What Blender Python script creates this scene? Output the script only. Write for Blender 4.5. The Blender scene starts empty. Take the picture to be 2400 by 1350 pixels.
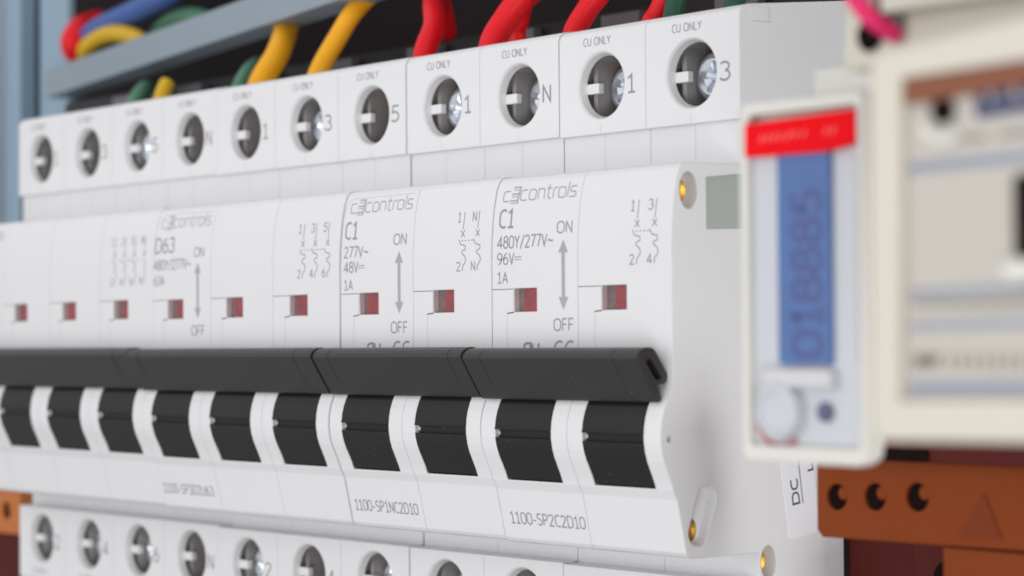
import bpy, bmesh, math, random
from mathutils import Vector, Matrix
random.seed(4)
S = 0.001                      # everything below is written in millimetres
scene = bpy.context.scene
COL = scene.collection

# ------------------------------------------------------------------ camera
cd = bpy.data.cameras.new('camera')
cam = bpy.data.objects.new('camera', cd); COL.objects.link(cam)
d = Vector((-0.755287, 0.654995, 0.02285))
r = Vector((0.655044, 0.755564, -0.006333))
u = Vector((0.021413, -0.010184, 0.999719))
pos = Vector((201.03724, -201.47781, -7.09976)) * S
M = Matrix((r, u, -d)).transposed().to_4x4(); M.translation = pos
cam.matrix_world = M
cd.sensor_width = 36.0
cd.lens = 36.0 * 5200 / 2400
cd.clip_start = 0.01; cd.clip_end = 20
cd.dof.use_dof = True
cd.dof.focus_distance = 0.315
cd.dof.aperture_fstop = 24.0
scene.camera = cam

# ------------------------------------------------------------------ light
w = bpy.data.worlds.new('World'); scene.world = w; w.use_nodes = True
bg = w.node_tree.nodes['Background']
# a plain room: brighter ceiling, darker floor
_wt = w.node_tree
_tc = _wt.nodes.new('ShaderNodeTexCoord'); _sx = _wt.nodes.new('ShaderNodeSeparateXYZ'); _mr = _wt.nodes.new('ShaderNodeMapRange')
_wt.links.new(_tc.outputs['Generated'], _sx.inputs[0]); _wt.links.new(_sx.outputs['Z'], _mr.inputs[0])
_mr.inputs[1].default_value = -0.8; _mr.inputs[2].default_value = 0.8; _mr.inputs[3].default_value = 0.24; _mr.inputs[4].default_value = 0.82
_wt.links.new(_mr.outputs[0], bg.inputs['Strength'])
bg.inputs['Color'].default_value = (0.965, 0.97, 1.0, 1)

def area(name, loc, target, size, power, color=(1, 1, 1), size_y=None):
    l = bpy.data.lights.new(name, 'AREA'); l.energy = power; l.color = color
    l.shape = 'RECTANGLE'; l.size = size * S; l.size_y = (size_y or size) * S
    o = bpy.data.objects.new(name, l); COL.objects.link(o)
    o.location = Vector(loc) * S
    o.rotation_euler = (Vector(target) - Vector(loc)).to_track_quat('-Z', 'Y').to_euler()
    return o
area('softbox_lamp', (-170, -690, 130), (-100, 0, -5), 560, 1.08, (1.0, 0.985, 0.965))
area('low_softbox_lamp', (-60, -660, -90), (-90, 0, -15), 420, 0.62, (0.99, 0.985, 1.0))
area('side_fill', (690, 130, -10), (0, 14, -10), 300, 2.3, (1.0, 0.985, 0.965))  # added fill with no visible source, brightens the breaker's bare side
area('low_side_fill', (400, -400, -200), (0, 15, -25), 240, 1.0, (1.0, 0.98, 0.97))  # added fill from low right, lifts the lower side and its sticker

vs = scene.view_settings
vs.view_transform = 'Standard'; vs.look = 'None'; vs.exposure = 0.07; vs.gamma = 1
vs.use_curve_mapping = False
scene.cycles.filter_width = 1.7
scene.cycles.max_bounces = 10

# ------------------------------------------------------------------ materials
def mat(name, color, rough=0.45, metal=0.0, spec=0.5, bevel=0.0, bump=0.0, bump_scale=900.0,
        dust=0.0, dust_col=(0.5, 0.49, 0.48), vary=0.0, vary_scale=60, transmission=0.0, emit=None, coat=0.0):
    m = bpy.data.materials.new(name); m.use_nodes = True
    nt = m.node_tree; b = nt.nodes['Principled BSDF']
    b.inputs['Base Color'].default_value = (*color, 1)
    b.inputs['Roughness'].default_value = rough
    b.inputs['Metallic'].default_value = metal
    b.inputs['Specular IOR Level'].default_value = spec
    b.inputs['Transmission Weight'].default_value = transmission
    b.inputs['Coat Weight'].default_value = coat
    if emit:
        b.inputs['Emission Color'].default_value = (*emit[0], 1)
        b.inputs['Emission Strength'].default_value = emit[1]
    tc = nt.nodes.new('ShaderNodeTexCoord')
    geo = nt.nodes.new('ShaderNodeNewGeometry')
    normal = None
    if bevel:
        bv = nt.nodes.new('ShaderNodeBevel'); bv.samples = 6
        bv.inputs['Radius'].default_value = bevel * S
        normal = bv.outputs['Normal']
    if bump:
        n = nt.nodes.new('ShaderNodeTexNoise'); n.inputs['Scale'].default_value = bump_scale
        n.inputs['Detail'].default_value = 3
        nt.links.new(geo.outputs['Position'], n.inputs['Vector'])
        bp = nt.nodes.new('ShaderNodeBump'); bp.inputs['Strength'].default_value = bump
        bp.inputs['Distance'].default_value = 0.0002
        nt.links.new(n.outputs['Fac'], bp.inputs['Height'])
        if normal: nt.links.new(normal, bp.inputs['Normal'])
        normal = bp.outputs['Normal']
    if normal: nt.links.new(normal, b.inputs['Normal'])
    src = None
    if vary:
        n = nt.nodes.new('ShaderNodeTexNoise'); n.inputs['Scale'].default_value = vary_scale
        n.inputs['Detail'].default_value = 4
        nt.links.new(geo.outputs['Position'], n.inputs['Vector'])
        mx = nt.nodes.new('ShaderNodeMix'); mx.data_type = 'RGBA'
        mx.inputs[6].default_value = (*[c * (1 - vary) for c in color], 1)
        mx.inputs[7].default_value = (*[min(1, c * (1 + vary)) for c in color], 1)
        nt.links.new(n.outputs['Fac'], mx.inputs[0])
        src = mx.outputs[2]
    if dust:
        n = nt.nodes.new('ShaderNodeTexNoise'); n.inputs['Scale'].default_value = 2300
        n.inputs['Detail'].default_value = 2
        nt.links.new(geo.outputs['Position'], n.inputs['Vector'])
        n2 = nt.nodes.new('ShaderNodeTexNoise'); n2.inputs['Scale'].default_value = 120
        nt.links.new(geo.outputs['Position'], n2.inputs['Vector'])
        rp = nt.nodes.new('ShaderNodeMapRange'); rp.inputs[1].default_value = 0.66; rp.inputs[2].default_value = 0.76
        nt.links.new(n.outputs['Fac'], rp.inputs[0])
        r2 = nt.nodes.new('ShaderNodeMapRange'); r2.inputs[1].default_value = 0.4; r2.inputs[2].default_value = 0.75
        nt.links.new(n2.outputs['Fac'], r2.inputs[0])
        mu = nt.nodes.new('ShaderNodeMath'); mu.operation = 'MULTIPLY'
        nt.links.new(rp.outputs[0], mu.inputs[0]); nt.links.new(r2.outputs[0], mu.inputs[1])
        m2 = nt.nodes.new('ShaderNodeMath'); m2.operation = 'MULTIPLY'; m2.inputs[1].default_value = dust
        nt.links.new(mu.outputs[0], m2.inputs[0])
        mx = nt.nodes.new('ShaderNodeMix'); mx.data_type = 'RGBA'
        mx.inputs[6].default_value = (*color, 1); mx.inputs[7].default_value = (*dust_col, 1)
        if src: nt.links.new(src, mx.inputs[6])
        nt.links.new(m2.outputs[0], mx.inputs[0])
        src = mx.outputs[2]
    if src: nt.links.new(src, b.inputs['Base Color'])
    return m

WHITE = mat('white_plastic', (0.785, 0.783, 0.793), 0.42, spec=0.4, bevel=0.28, bump=0.10, bump_scale=1500, vary=0.015, dust=0.22, dust_col=(0.33, 0.32, 0.31))
BLACK = mat('black_plastic', (0.036, 0.033, 0.035), 0.42, spec=0.42, bevel=0.25, bump=0.25, bump_scale=3000, dust=0.25)
TOGGLE = mat('black_toggle_plastic', (0.015, 0.014, 0.015), 0.4, spec=0.32, bevel=0.12, bump=0.2, bump_scale=3000, dust=0.22)
CLAMP = mat('grey_clamp_metal', (0.37, 0.35, 0.34), 0.5, metal=0.2, bump=0.2, bump_scale=600)  # clamp metal; the cavity's shade is put into this grey too
STEEL = mat('zinc_plated_steel', (0.80, 0.84, 0.90), 0.27, metal=0.85)
BRASS = mat('brass', (0.62, 0.33, 0.055), 0.36, metal=1.0, bevel=0.1)
INK = mat('grey_ink', (0.31, 0.315, 0.345), 0.6, spec=0.2)
LOGOINK = mat('light_grey_ink', (0.41, 0.415, 0.445), 0.6, spec=0.2)
SEAM = mat('seam_shadow_gap', (0.57, 0.57, 0.58), 0.7, spec=0.1)
SEAMD = mat('seam_dark_gap', (0.09, 0.09, 0.095), 0.7, spec=0.1)
RED = mat('red_flag_plastic', (0.36, 0.010, 0.018), 0.3, spec=0.5, vary=0.75, vary_scale=750)  # mottling stands for reflections on the window, put into the colour
SMOKE = mat('smoky_flag_plastic', (0.20, 0.15, 0.155), 0.3, spec=0.6, vary=0.9, vary_scale=900)
STICKER = mat('white_paper', (0.86, 0.86, 0.90), 0.5, spec=0.3)
DARKINK = mat('dark_ink', (0.06, 0.055, 0.09), 0.6, spec=0.2)
SAGE = mat('sage_grey_panel', (0.42, 0.46, 0.43), 0.5, spec=0.3)
# pane: clear thin plastic
PANE = bpy.data.materials.new('clear_pane'); PANE.use_nodes = True
_nt = PANE.node_tree; _nt.nodes.clear()
_o = _nt.nodes.new('ShaderNodeOutputMaterial'); _m = _nt.nodes.new('ShaderNodeMixShader')
_t = _nt.nodes.new('ShaderNodeBsdfTransparent'); _g = _nt.nodes.new('ShaderNodeBsdfGlossy')
_t.inputs[0].default_value = (0.98, 0.90, 0.90, 1); _g.inputs['Roughness'].default_value = 0.12
_m.inputs[0].default_value = 0.10
_nt.links.new(_t.outputs[0], _m.inputs[1]); _nt.links.new(_g.outputs[0], _m.inputs[2])
_nt.links.new(_m.outputs[0], _o.inputs[0])

IVORY = mat('ivory_plastic', (0.72, 0.71, 0.66), 0.35, spec=0.5, bevel=0.5, vary=0.02)
CREAM = mat('cream_plastic', (0.66, 0.62, 0.53), 0.4, spec=0.45, bevel=0.5, vary=0.03)
PALE = mat('pale_grey_panel', (0.58, 0.60, 0.64), 0.4, spec=0.4)
METERFACE = mat('warm_grey_panel', (0.53, 0.50, 0.45), 0.5, spec=0.3, vary=0.03)
SIGNRED = mat('signal_red', (0.86, 0.006, 0.012), 0.55, spec=0.05)
PINK = mat('faded_pink_ink', (0.85, 0.13, 0.13), 0.5)
LCD = mat('blue_display', (0.085, 0.165, 0.39), 0.25, spec=0.5, vary=0.25)
LCDINK = mat('dark_blue_ink', (0.070, 0.095, 0.27), 0.4)
LIP = mat('pearl_grey_plastic', (0.62, 0.625, 0.63), 0.4, bevel=0.4)
SCALERED = mat('dull_red_print', (0.48, 0.10, 0.09), 0.5, spec=0.2)
PURPLE = mat('violet_lens', (0.12, 0.11, 0.20), 0.25)
BROWN = mat('rust_brown_shade', (0.22, 0.065, 0.022), 0.5, vary=0.1)  # shade and orange bounce under the bezel, put into a colour
BLUEGREYINK = mat('blue_grey_ink', (0.27, 0.30, 0.38), 0.6)
NAVYINK = mat('navy_ink', (0.04, 0.045, 0.12), 0.6)
TAUPE = mat('taupe_ink_and_shade', (0.16, 0.14, 0.12), 0.6)  # print, and the timer's painted edge shade
DARKHOLE = mat('dark_opening', (0.012, 0.006, 0.006), 0.9, spec=0.05)
ORANGE = mat('orange_plastic', (0.225, 0.047, 0.0105), 0.5, spec=0.1, bevel=0.4, vary=0.08)
LITORANGE = mat('lit_orange_plastic', (0.52, 0.17, 0.05), 0.5, spec=0.15, bevel=0.4, vary=0.06)  # same orange as the other socket, with stronger light put into the colour
UMBER = mat('umber_plastic', (0.19, 0.038, 0.011), 0.5, spec=0.12)
MAROON = mat('maroon_plastic_and_shade', (0.085, 0.013, 0.010), 0.5, spec=0.12, bevel=0.4, vary=0.15)  # socket plastic, and the shade painted over the right socket's top
PANEL = mat('dark_panel_paint', (0.014, 0.007, 0.009), 0.6, spec=0.2, vary=0.2)
DUCT = mat('blue_grey_duct_plastic', (0.27, 0.33, 0.38), 0.45, spec=0.4, bevel=0.5, vary=0.05)
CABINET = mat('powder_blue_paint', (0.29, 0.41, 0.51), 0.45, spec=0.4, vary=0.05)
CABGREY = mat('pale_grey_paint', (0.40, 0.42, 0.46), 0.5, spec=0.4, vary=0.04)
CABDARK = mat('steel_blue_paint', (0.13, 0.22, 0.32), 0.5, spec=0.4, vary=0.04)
BLOCK = mat('black_terminal_plastic', (0.012, 0.010, 0.014), 0.4, spec=0.5, vary=0.2)
GREYMETAL = mat('dull_grey_metal', (0.20, 0.20, 0.215), 0.4, metal=0.6)
def wiremat(n, c): return mat(n, c, 0.4, spec=0.25, vary=0.06)
WYEL = wiremat('yellow_insulation', (0.98, 0.44, 0.014))
WYEL2 = wiremat('lemon_yellow_insulation', (0.72, 0.45, 0.02))
WRED = wiremat('red_insulation', (0.84, 0.010, 0.018))
WPINK = wiremat('pink_red_insulation', (0.85, 0.03, 0.16))
WGRN = wiremat('dark_green_insulation', (0.03, 0.095, 0.06))
WGRN2 = wiremat('sea_green_insulation', (0.10, 0.25, 0.16))
WBLU = wiremat('blue_insulation', (0.07, 0.14, 0.40))

# ------------------------------------------------------------------ helpers
def mesh_obj(name, bm, m, parent=None, recalc=True, smooth=False, loc=(0, 0, 0)):
    if recalc: bmesh.ops.recalc_face_normals(bm, faces=bm.faces)
    me = bpy.data.meshes.new(name)
    for v in bm.verts: v.co = v.co * S
    bm.to_mesh(me); bm.free()
    me.materials.append(m)
    if smooth:
        for p in me.polygons: p.use_smooth = True
    o = bpy.data.objects.new(name, me); COL.objects.link(o)
    o.location = Vector(loc) * S
    if parent: o.parent = parent
    return o
def tag(o, label=None, cat=None, group=None, kind=None):
    if label: o['label'] = label
    if cat: o['category'] = cat
    if group: o['group'] = group
    if kind: o['kind'] = kind
    return o
def empty(name, loc, label, cat, group=None):
    o = bpy.data.objects.new(name, None); COL.objects.link(o)
    o.location = Vector(loc) * S; o.empty_display_size = 0.01
    return tag(o, label, cat, group)
def part(name, bm, m, parent, origin=(0, 0, 0), **k):
    """bm in world mm; parent placed at world mm location origin"""
    o = mesh_obj(name, bm, m, None, **k)
    o.parent = parent
    o.location = -Vector(origin) * S
    return o
def box(bm, x0, x1, y0, y1, z0, z1):
    vs = [bm.verts.new((x, y, z)) for x in (x0, x1) for y in (y0, y1) for z in (z0, z1)]
    for f in ((0, 1, 3, 2), (4, 6, 7, 5), (0, 4, 5, 1), (2, 3, 7, 6), (0, 2, 6, 4), (1, 5, 7, 3)):
        bm.faces.new([vs[i] for i in f])
def prism(bm, prof, x0, x1):
    """closed (y,z) outline pushed along x"""
    a = [bm.verts.new((x0, y, z)) for y, z in prof]; b = [bm.verts.new((x1, y, z)) for y, z in prof]
    n = len(prof)
    for i in range(n): bm.faces.new((a[i], a[(i + 1) % n], b[(i + 1) % n], b[i]))
    bm.faces.new(a); bm.faces.new(b[::-1])
def plate(bm, outline, y0, y1):
    """closed (x,z) outline pushed along y"""
    a = [bm.verts.new((x, y0, z)) for x, z in outline]; b = [bm.verts.new((x, y1, z)) for x, z in outline]
    n = len(outline)
    for i in range(n): bm.faces.new((a[i], a[(i + 1) % n], b[(i + 1) % n], b[i]))
    bm.faces.new(a); bm.faces.new(b[::-1])
def rrect(x0, x1, z0, z1, rad, n=5):
    out = []
    for cx, cz, a0 in ((x1 - rad, z1 - rad, 0), (x0 + rad, z1 - rad, 90), (x0 + rad, z0 + rad, 180), (x1 - rad, z0 + rad, 270)):
        for i in range(n + 1):
            a = math.radians(a0 + 90 * i / n); out.append((cx + rad * math.cos(a), cz + rad * math.sin(a)))
    return out
def circ(cx, cz, rad, n=32, a0=0.0):
    return [(cx + rad * math.cos(a0 + 2 * math.pi * i / n), cz + rad * math.sin(a0 + 2 * math.pi * i / n)) for i in range(n)]
def fill_with_holes(bm, loops):
    """loops: lists of BMVerts in one plane, first the outer one"""
    es = []
    for L in loops:
        for i in range(len(L)):
            e = bm.edges.get((L[i], L[(i + 1) % len(L)])) or bm.edges.new((L[i], L[(i + 1) % len(L)]))
            es.append(e)
    bmesh.ops.triangle_fill(bm, use_beauty=True, use_dissolve=False, edges=es)
def frame(bm, outer, inner, y0, y1):
    """plate with an opening"""
    A = [bm.verts.new((x, y0, z)) for x, z in outer]; B = [bm.verts.new((x, y0, z)) for x, z in inner]
    A2 = [bm.verts.new((x, y1, z)) for x, z in outer]; B2 = [bm.verts.new((x, y1, z)) for x, z in inner]
    for P, Q in ((A, A2), (B, B2)):
        n = len(P)
        for i in range(n): bm.faces.new((P[i], P[(i + 1) % n], Q[(i + 1) % n], Q[i]))
    fill_with_holes(bm, [A, B]); fill_with_holes(bm, [A2, B2])
def loft(bm, rings, cap=True):
    R = [[bm.verts.new(p) for p in ring] for ring in rings]
    n = len(R[0])
    for a, b in zip(R, R[1:]):
        for i in range(n): bm.faces.new((a[i], a[(i + 1) % n], b[(i + 1) % n], b[i]))
    if cap: bm.faces.new(R[0]); bm.faces.new(R[-1][::-1])
def catmull(pts, n=10):
    P = [Vector(p) for p in pts]; P = [2 * P[0] - P[1]] + P + [2 * P[-1] - P[-2]]
    out = []
    for i in range(1, len(P) - 2):
        for k in range(n):
            t = k / n; a, b, c, e = P[i - 1:i + 3]
            out.append(0.5 * ((2 * b) + (c - a) * t + (2 * a - 5 * b + 4 * c - e) * t * t + (3 * b - a - 3 * c + e) * t ** 3))
    out.append(P[-2]); return out
def tube(bm, pts, rad, n=16):
    P = catmull(pts); up = Vector((0.13, 0.9, 0.21)); rings = []
    for i, p in enumerate(P):
        t = (P[min(i + 1, len(P) - 1)] - P[max(i - 1, 0)]).normalized()
        a = (up - t * up.dot(t)).normalized(); b = t.cross(a); up = a
        rings.append([p + rad * (math.cos(2 * math.pi * k / n) * a + math.sin(2 * math.pi * k / n) * b) for k in range(n)])
    loft(bm, rings)

# strokes and lettering: collected as flat (x,z) polygons, then laid on a surface
def stroke(bm, pts, wd, lift=0.0, closed=False):
    Q = [Vector(p) for p in pts]; P = []
    for i, p in enumerate(Q):
        P.append(p)
        if i == len(Q) - 1 and not closed: break
        q = Q[(i + 1) % len(Q)]; m = int((q - p).length / 0.45)
        for k in range(1, m + 1): P.append(p.lerp(q, k / (m + 1)))
    n = len(P); L = []; R = []
    for i in range(n):
        if closed: a, b = P[i - 1], P[(i + 1) % n]
        else: a, b = P[max(i - 1, 0)], P[min(i + 1, n - 1)]
        d1 = (P[i] - a).normalized() if (P[i] - a).length > 1e-9 else (b - P[i]).normalized()
        d2 = (b - P[i]).normalized() if (b - P[i]).length > 1e-9 else d1
        t = (d1 + d2); t = t.normalized() if t.length > 1e-6 else d1
        nn = Vector((-t.y, t.x)); k = 1.0 / max(0.5, nn.dot(Vector((-d1.y, d1.x))))
        L.append(bm.verts.new((P[i].x + nn.x * wd / 2 * k, -lift, P[i].y + nn.y * wd / 2 * k)))
        R.append(bm.verts.new((P[i].x - nn.x * wd / 2 * k, -lift, P[i].y - nn.y * wd / 2 * k)))
    for i in range(n if closed else n - 1):
        j = (i + 1) % n; bm.faces.new((L[i], L[j], R[j], R[i]))
def _arc(cx, cz, rx, rz, a0, a1, n=8):
    return [(cx + rx * math.cos(math.radians(a0 + (a1 - a0) * i / n)), cz + rz * math.sin(math.radians(a0 + (a1 - a0) * i / n))) for i in range(n + 1)]
_A = _arc
# a narrow sans drawn as strokes: glyph -> (polylines, width), cap height 1
GLYPH = {
 '0': ([_A(.23, .72, .23, .28, 0, 180) + _A(.23, .28, .23, .28, 180, 360) + ['closed']], .46),
 '1': ([[(.02, .80), (.22, 1), (.22, 0)], [(.02, 0), (.40, 0)]], .40),
 '2': ([_A(.21, .76, .21, .24, 165, -25) + [(.02, 0), (.46, 0)]], .46),
 '3': ([_A(.19, .765, .21, .235, 145, -80, 9), _A(.19, .27, .24, .27, 85, -150, 10)], .44),
 '4': ([[(.36, 0), (.36, 1), (0, .27), (.50, .27)]], .50),
 '5': ([[(.42, 1), (.07, 1), (.05, .58)] + _A(.18, .31, .25, .31, 110, -140, 10)], .44),
 '6': ([[(.36, 1)] + _A(.30, .33, .28, .60, 120, 180, 5) + _A(.24, .30, .23, .30, 180, 520, 14)], .48),
 '7': ([[(0, 1), (.44, 1), (.14, 0)]], .44),
 '8': ([_A(.23, .77, .19, .23, -90, 270, 14)[:-1] + ['closed'], _A(.23, .27, .23, .27, -90, 270, 14)[:-1] + ['closed']], .46),
 '9': ([[(.10, 0)] + _A(.17, .67, .29, .60, -60, 0, 5) + _A(.23, .70, .23, .30, 0, 340, 14)], .47),
 'A': ([[(0, 0), (.25, 1), (.50, 0)], [(.09, .32), (.41, .32)]], .50),
 'C': ([[(.45, .93)] + _A(.30, .70, .28, .30, 75, 180) + _A(.30, .30, .28, .30, 180, 285) + [(.45, .07)]], .46),
 'D': ([[(.02, 0), (.02, 1), (.20, 1)] + _A(.22, .68, .28, .32, 75, 0, 6) + _A(.22, .32, .28, .32, 0, -75, 6) + [(.20, 0), 'closed']], .52),
 'E': ([[(.40, 1), (.03, 1), (.03, 0), (.40, 0)], [(.03, .53), (.35, .53)]], .42),
 'F': ([[(.40, 1), (.03, 1), (.03, 0)], [(.03, .51), (.35, .51)]], .41),
 'L': ([[(.03, 1), (.03, 0), (.38, 0)]], .38),
 'N': ([[(.03, 0), (.03, 1), (.47, 0), (.47, 1)]], .50),
 'O': ([_A(.28, .68, .28, .32, 0, 180) + _A(.28, .32, .28, .32, 180, 360) + ['closed']], .56),
 'P': ([[(.03, 0), (.03, 1), (.22, 1)] + _A(.22, .74, .22, .26, 80, -80, 8) + [(.22, .47), (.05, .47)]], .45),
 'R': ([[(.03, 0), (.03, 1), (.22, 1)] + _A(.22, .74, .22, .26, 80, -80, 8) + [(.22, .47), (.05, .47)], [(.24, .46), (.46, 0)]], .47),
 'S': ([_A(.22, .765, .20, .235, 40, 240, 9) + _A(.21, .26, .23, .26, 75, -140, 9)], .44),
 'U': ([[(.02, 1), (.02, .35)] + _A(.25, .30, .23, .30, 180, 360) + [(.48, .35), (.48, 1)]], .50),
 'V': ([[(0, 1), (.24, 0), (.48, 1)]], .48),
 'Y': ([[(0, 1), (.23, .47), (.46, 1)], [(.23, .46), (.23, 0)]], .46),
 '/': ([[(.38, 1.08), (0, -.12)]], .38),
 '-': ([[(.02, .37), (.26, .37)]], .28),
 '~': ([[(0, .42), (.09, .52), (.17, .52), (.33, .40), (.41, .40), (.50, .50)]], .50),
 ' ': ([], .22),
}
def text(bm, s, x, z, h, width=None, weight=0.115, mirror=False, center=False):
    """adds lettering s with baseline (x,z), cap height h, squeezed to width"""
    gap = .14
    total = sum(GLYPH[c][1] for c in s) + gap * (len(s) - 1)
    sx = h if width is None else width / total
    if center: x = x - total * sx / 2
    wd = weight * h; q = 0.0; k = 0
    for c in s:
        polys, gw = GLYPH[c]
        for P in polys:
            closed = P[-1] == 'closed'; P = [p for p in P if p != 'closed']
            stroke(bm, [(x + (q + ((gw - a) if mirror else a)) * sx, z + wd / 2 + b * (h - wd)) for a, b in P], wd, lift=0.003 * (k % 3), closed=closed); k += 1
        q += gw + gap
def lay(name, bm, m, parent, fn, origin, flip=True):
    """lay flat (x, -lift, z) lettering on a surface: fn(x,z)->world point of the surface, pushed out by its lift"""
    for v in bm.verts:
        lift = -v.co.y
        v.co = fn(v.co.x, v.co.z, lift + 0.02)
    o = part(name, bm, m, parent, origin, recalc=False)
    return o

# ------------------------------------------------------------------ setting
def structure(name, bm, m, **k): return tag(mesh_obj(name, bm, m, **k), kind='structure')
bm = bmesh.new(); box(bm, -420, 420, 118, 122, -320, 320); structure('back_wall', bm, PANEL)

# ------------------------------------------------------------------ circuit breakers
W = 17.8
TOPY = 13.05
UP = [(35.1, 39.5), (14.8, 37.2), (13.95, 36.95), (13.35, 36.4), (13.05, 35.7)]
ZT0, ZT1 = 21.8, 35.7                       # upper terminal face
NOSE = [(13.95, 21.8), (13.95, 15.75), (3.0, 15.6), (2.1, 15.35), (1.55, 14.75), (1.05, 13.5), (0.55, 11.2), (0.25, 8.8), (0.08, 6.6), (0.0, 4.6)]
FACE_END = (0.0, -12.75)
ARC = [(-0.15, -13.2), (-0.55, -14.2), (-1.02, -15.1), (-1.52, -16.1), (-1.94, -17.2), (-2.19, -18.3), (-2.31, -19.5),
       (-2.27, -20.7), (-2.06, -21.9), (-1.70, -23.0), (-1.14, -24.2), (-0.58, -25.4), (-0.22, -26.3), (-0.16, -26.55)]
CHIN = [(-0.06, -26.8), (0.22, -27.3), (0.55, -27.9), (1.17, -30.5), (1.91, -33.8), (2.15, -34.8), (2.55, -35.3), (3.3, -35.55), (15.9, -35.6), (15.9, -39.3), (15.6, -39.4), (13.05, -39.4)]
ZB1, ZB0 = -39.4, -53.0
DOWN = [(13.35, -53.7), (13.95, -54.2), (14.8, -54.4), (32.8, -55.3), (32.8, 2.0), (35.1, 6.0)]
HZ, LZ = 28.65, -45.45                      # hole centres
def chin_y(z): return 1.17 + (z + 30.5) * (1.91 - 1.17) / (-33.8 + 30.5)

def housing_bm(x0, x1, xc, hollow_win=True, topdx=0.0):
    bm = bmesh.new()
    xa, xb = x0 + 3.1, x1 - 3.1
    top = UP
    seq = [(p, 'n') for p in top] + [((TOPY, ZT0), 'hole_up')] + [(p, 'n') for p in NOSE] + [(FACE_END, 'win')]
    seq += [(p, 'arc') for p in ARC] + [(p, 'n') for p in CHIN] + [((TOPY, ZB0), 'hole_dn')] + [(p, 'n') for p in DOWN]
    prof = [p for p, _ in seq]; n = len(prof)
    A = [bm.verts.new((x0, y, z)) for y, z in prof]; B = [bm.verts.new((x1, y, z)) for y, z in prof]
    bm.faces.new(A); bm.faces.new(B[::-1])
    arc_pts = [FACE_END] + ARC
    def ring(bm_pts, y): return [bm.verts.new((x, y, z)) for x, z in bm_pts]
    for i in range(n):
        j = (i + 1) % n; kind = seq[j][1] if j else 'n'
        quad = (A[i], B[i], B[j], A[j])
        if kind == 'n': bm.faces.new(quad)
        elif kind in ('hole_up', 'hole_dn'):
            zc = HZ if kind == 'hole_up' else LZ
            N = 40
            c0 = ring(circ(xc, zc, 4.85, N), TOPY); c1 = ring(circ(xc, zc, 4.6, N), TOPY + 0.35)
            c2 = ring(circ(xc, zc, 4.45, N), TOPY + 1.5)
            fill_with_holes(bm, [list(quad), c0])
            for P, Q in ((c0, c1), (c1, c2)):
                for k in range(N): bm.faces.new((P[k], P[(k + 1) % N], Q[(k + 1) % N], Q[k]))
        elif kind == 'win':
            wx0, wx1, wz0, wz1 = x0 + 4.65, x0 + 9.4, -3.35, -0.1
            rc = ring([(wx0, wz0), (wx1, wz0), (wx1, wz1), (wx0, wz1)], 0.0)
            rd = ring([(wx0, wz0), (wx1, wz0), (wx1, wz1), (wx0, wz1)], 1.6)
            fill_with_holes(bm, [list(quad), rc])
            for k in range(4): bm.faces.new((rc[k], rc[(k + 1) % 4], rd[(k + 1) % 4], rd[k]))
            bm.faces.new(rd)
        elif kind == 'arc':
            y0, z0 = prof[i]; y1, z1 = prof[j]
            for s0, s1 in ((x0, xa), (xb, x1)):
                bm.faces.new([bm.verts.new(p) for p in ((s0, y0, z0), (s1, y0, z0), (s1, y1, z1), (s0, y1, z1))])
    slot = [FACE_END, (5.0, -12.75), (5.0, -26.55), ARC[-1]]
    for (ya, za), (yb, zb) in zip(slot, slot[1:]):
        bm.faces.new([bm.verts.new(p) for p in ((xa, ya, za), (xb, ya, za), (xb, yb, zb), (xa, yb, zb))])
    for xx in (xa, xb):
        bm.faces.new([bm.verts.new((xx, y, z)) for y, z in arc_pts + slot[1:-1][::-1]])
    # white tab standing into each terminal opening
    for zc in (HZ, LZ):
        box(bm, xc - 4.6, xc - 1.9, TOPY + 1.45, TOPY + 2.4, zc - 0.85, zc + 0.6)
    bmesh.ops.remove_doubles(bm, verts=bm.verts, dist=0.0005)
    return bm

def clamp_bm(xc, zc):
    bm = bmesh.new(); N = 28
    loft(bm, [[(x, y, z) for x, z in circ(xc, zc, rr, N)] for y, rr in ((TOPY + 1.45, 4.34), (TOPY + 1.5, 5.2), (TOPY + 9.5, 5.2))], cap=False)
    bm.faces.new([bm.verts.new((x, TOPY + 9.5, z)) for x, z in circ(xc, zc, 5.2, N)])
    # clamp cage: two upright plates inside
    box(bm, xc - 4.0, xc - 3.2, TOPY + 2.4, TOPY + 9.0, zc - 4.2, zc + 4.2)
    box(bm, xc + 1.9, xc + 2.6, TOPY + 6.5, TOPY + 9.0, zc - 4.2, zc + 4.2)
    return bm
def screw_bm(xc, zc, depth, rot):
    bm = bmesh.new(); N = 32; y = TOPY + depth
    rings = []
    for rr, dy in ((3.35, 2.5), (3.35, 0.55), (2.95, 0.2), (2.5, 0.0)):
        rings.append([(x, y + dy, z) for x, z in circ(xc, zc, rr, N, rot)])
    # star recess
    for r1, dy1, r2, dy2 in ((2.2, 0.0, 1.5, 0.02), (1.75, 0.75, 0.7, 0.55), (0.6, 1.5, 0.45, 1.4)):
        ring = []
        for k in range(N):
            a = rot + 2 * math.pi * k / N; on = (k % 8) in (0, 1, 7)
            rr, dy = (r1, dy1) if on else (r2, dy2)
            ring.append((xc + rr * math.cos(a), y + dy, zc + rr * math.sin(a)))
        rings.append(ring)
    loft(bm, rings, cap=True)
    return bm
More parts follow.
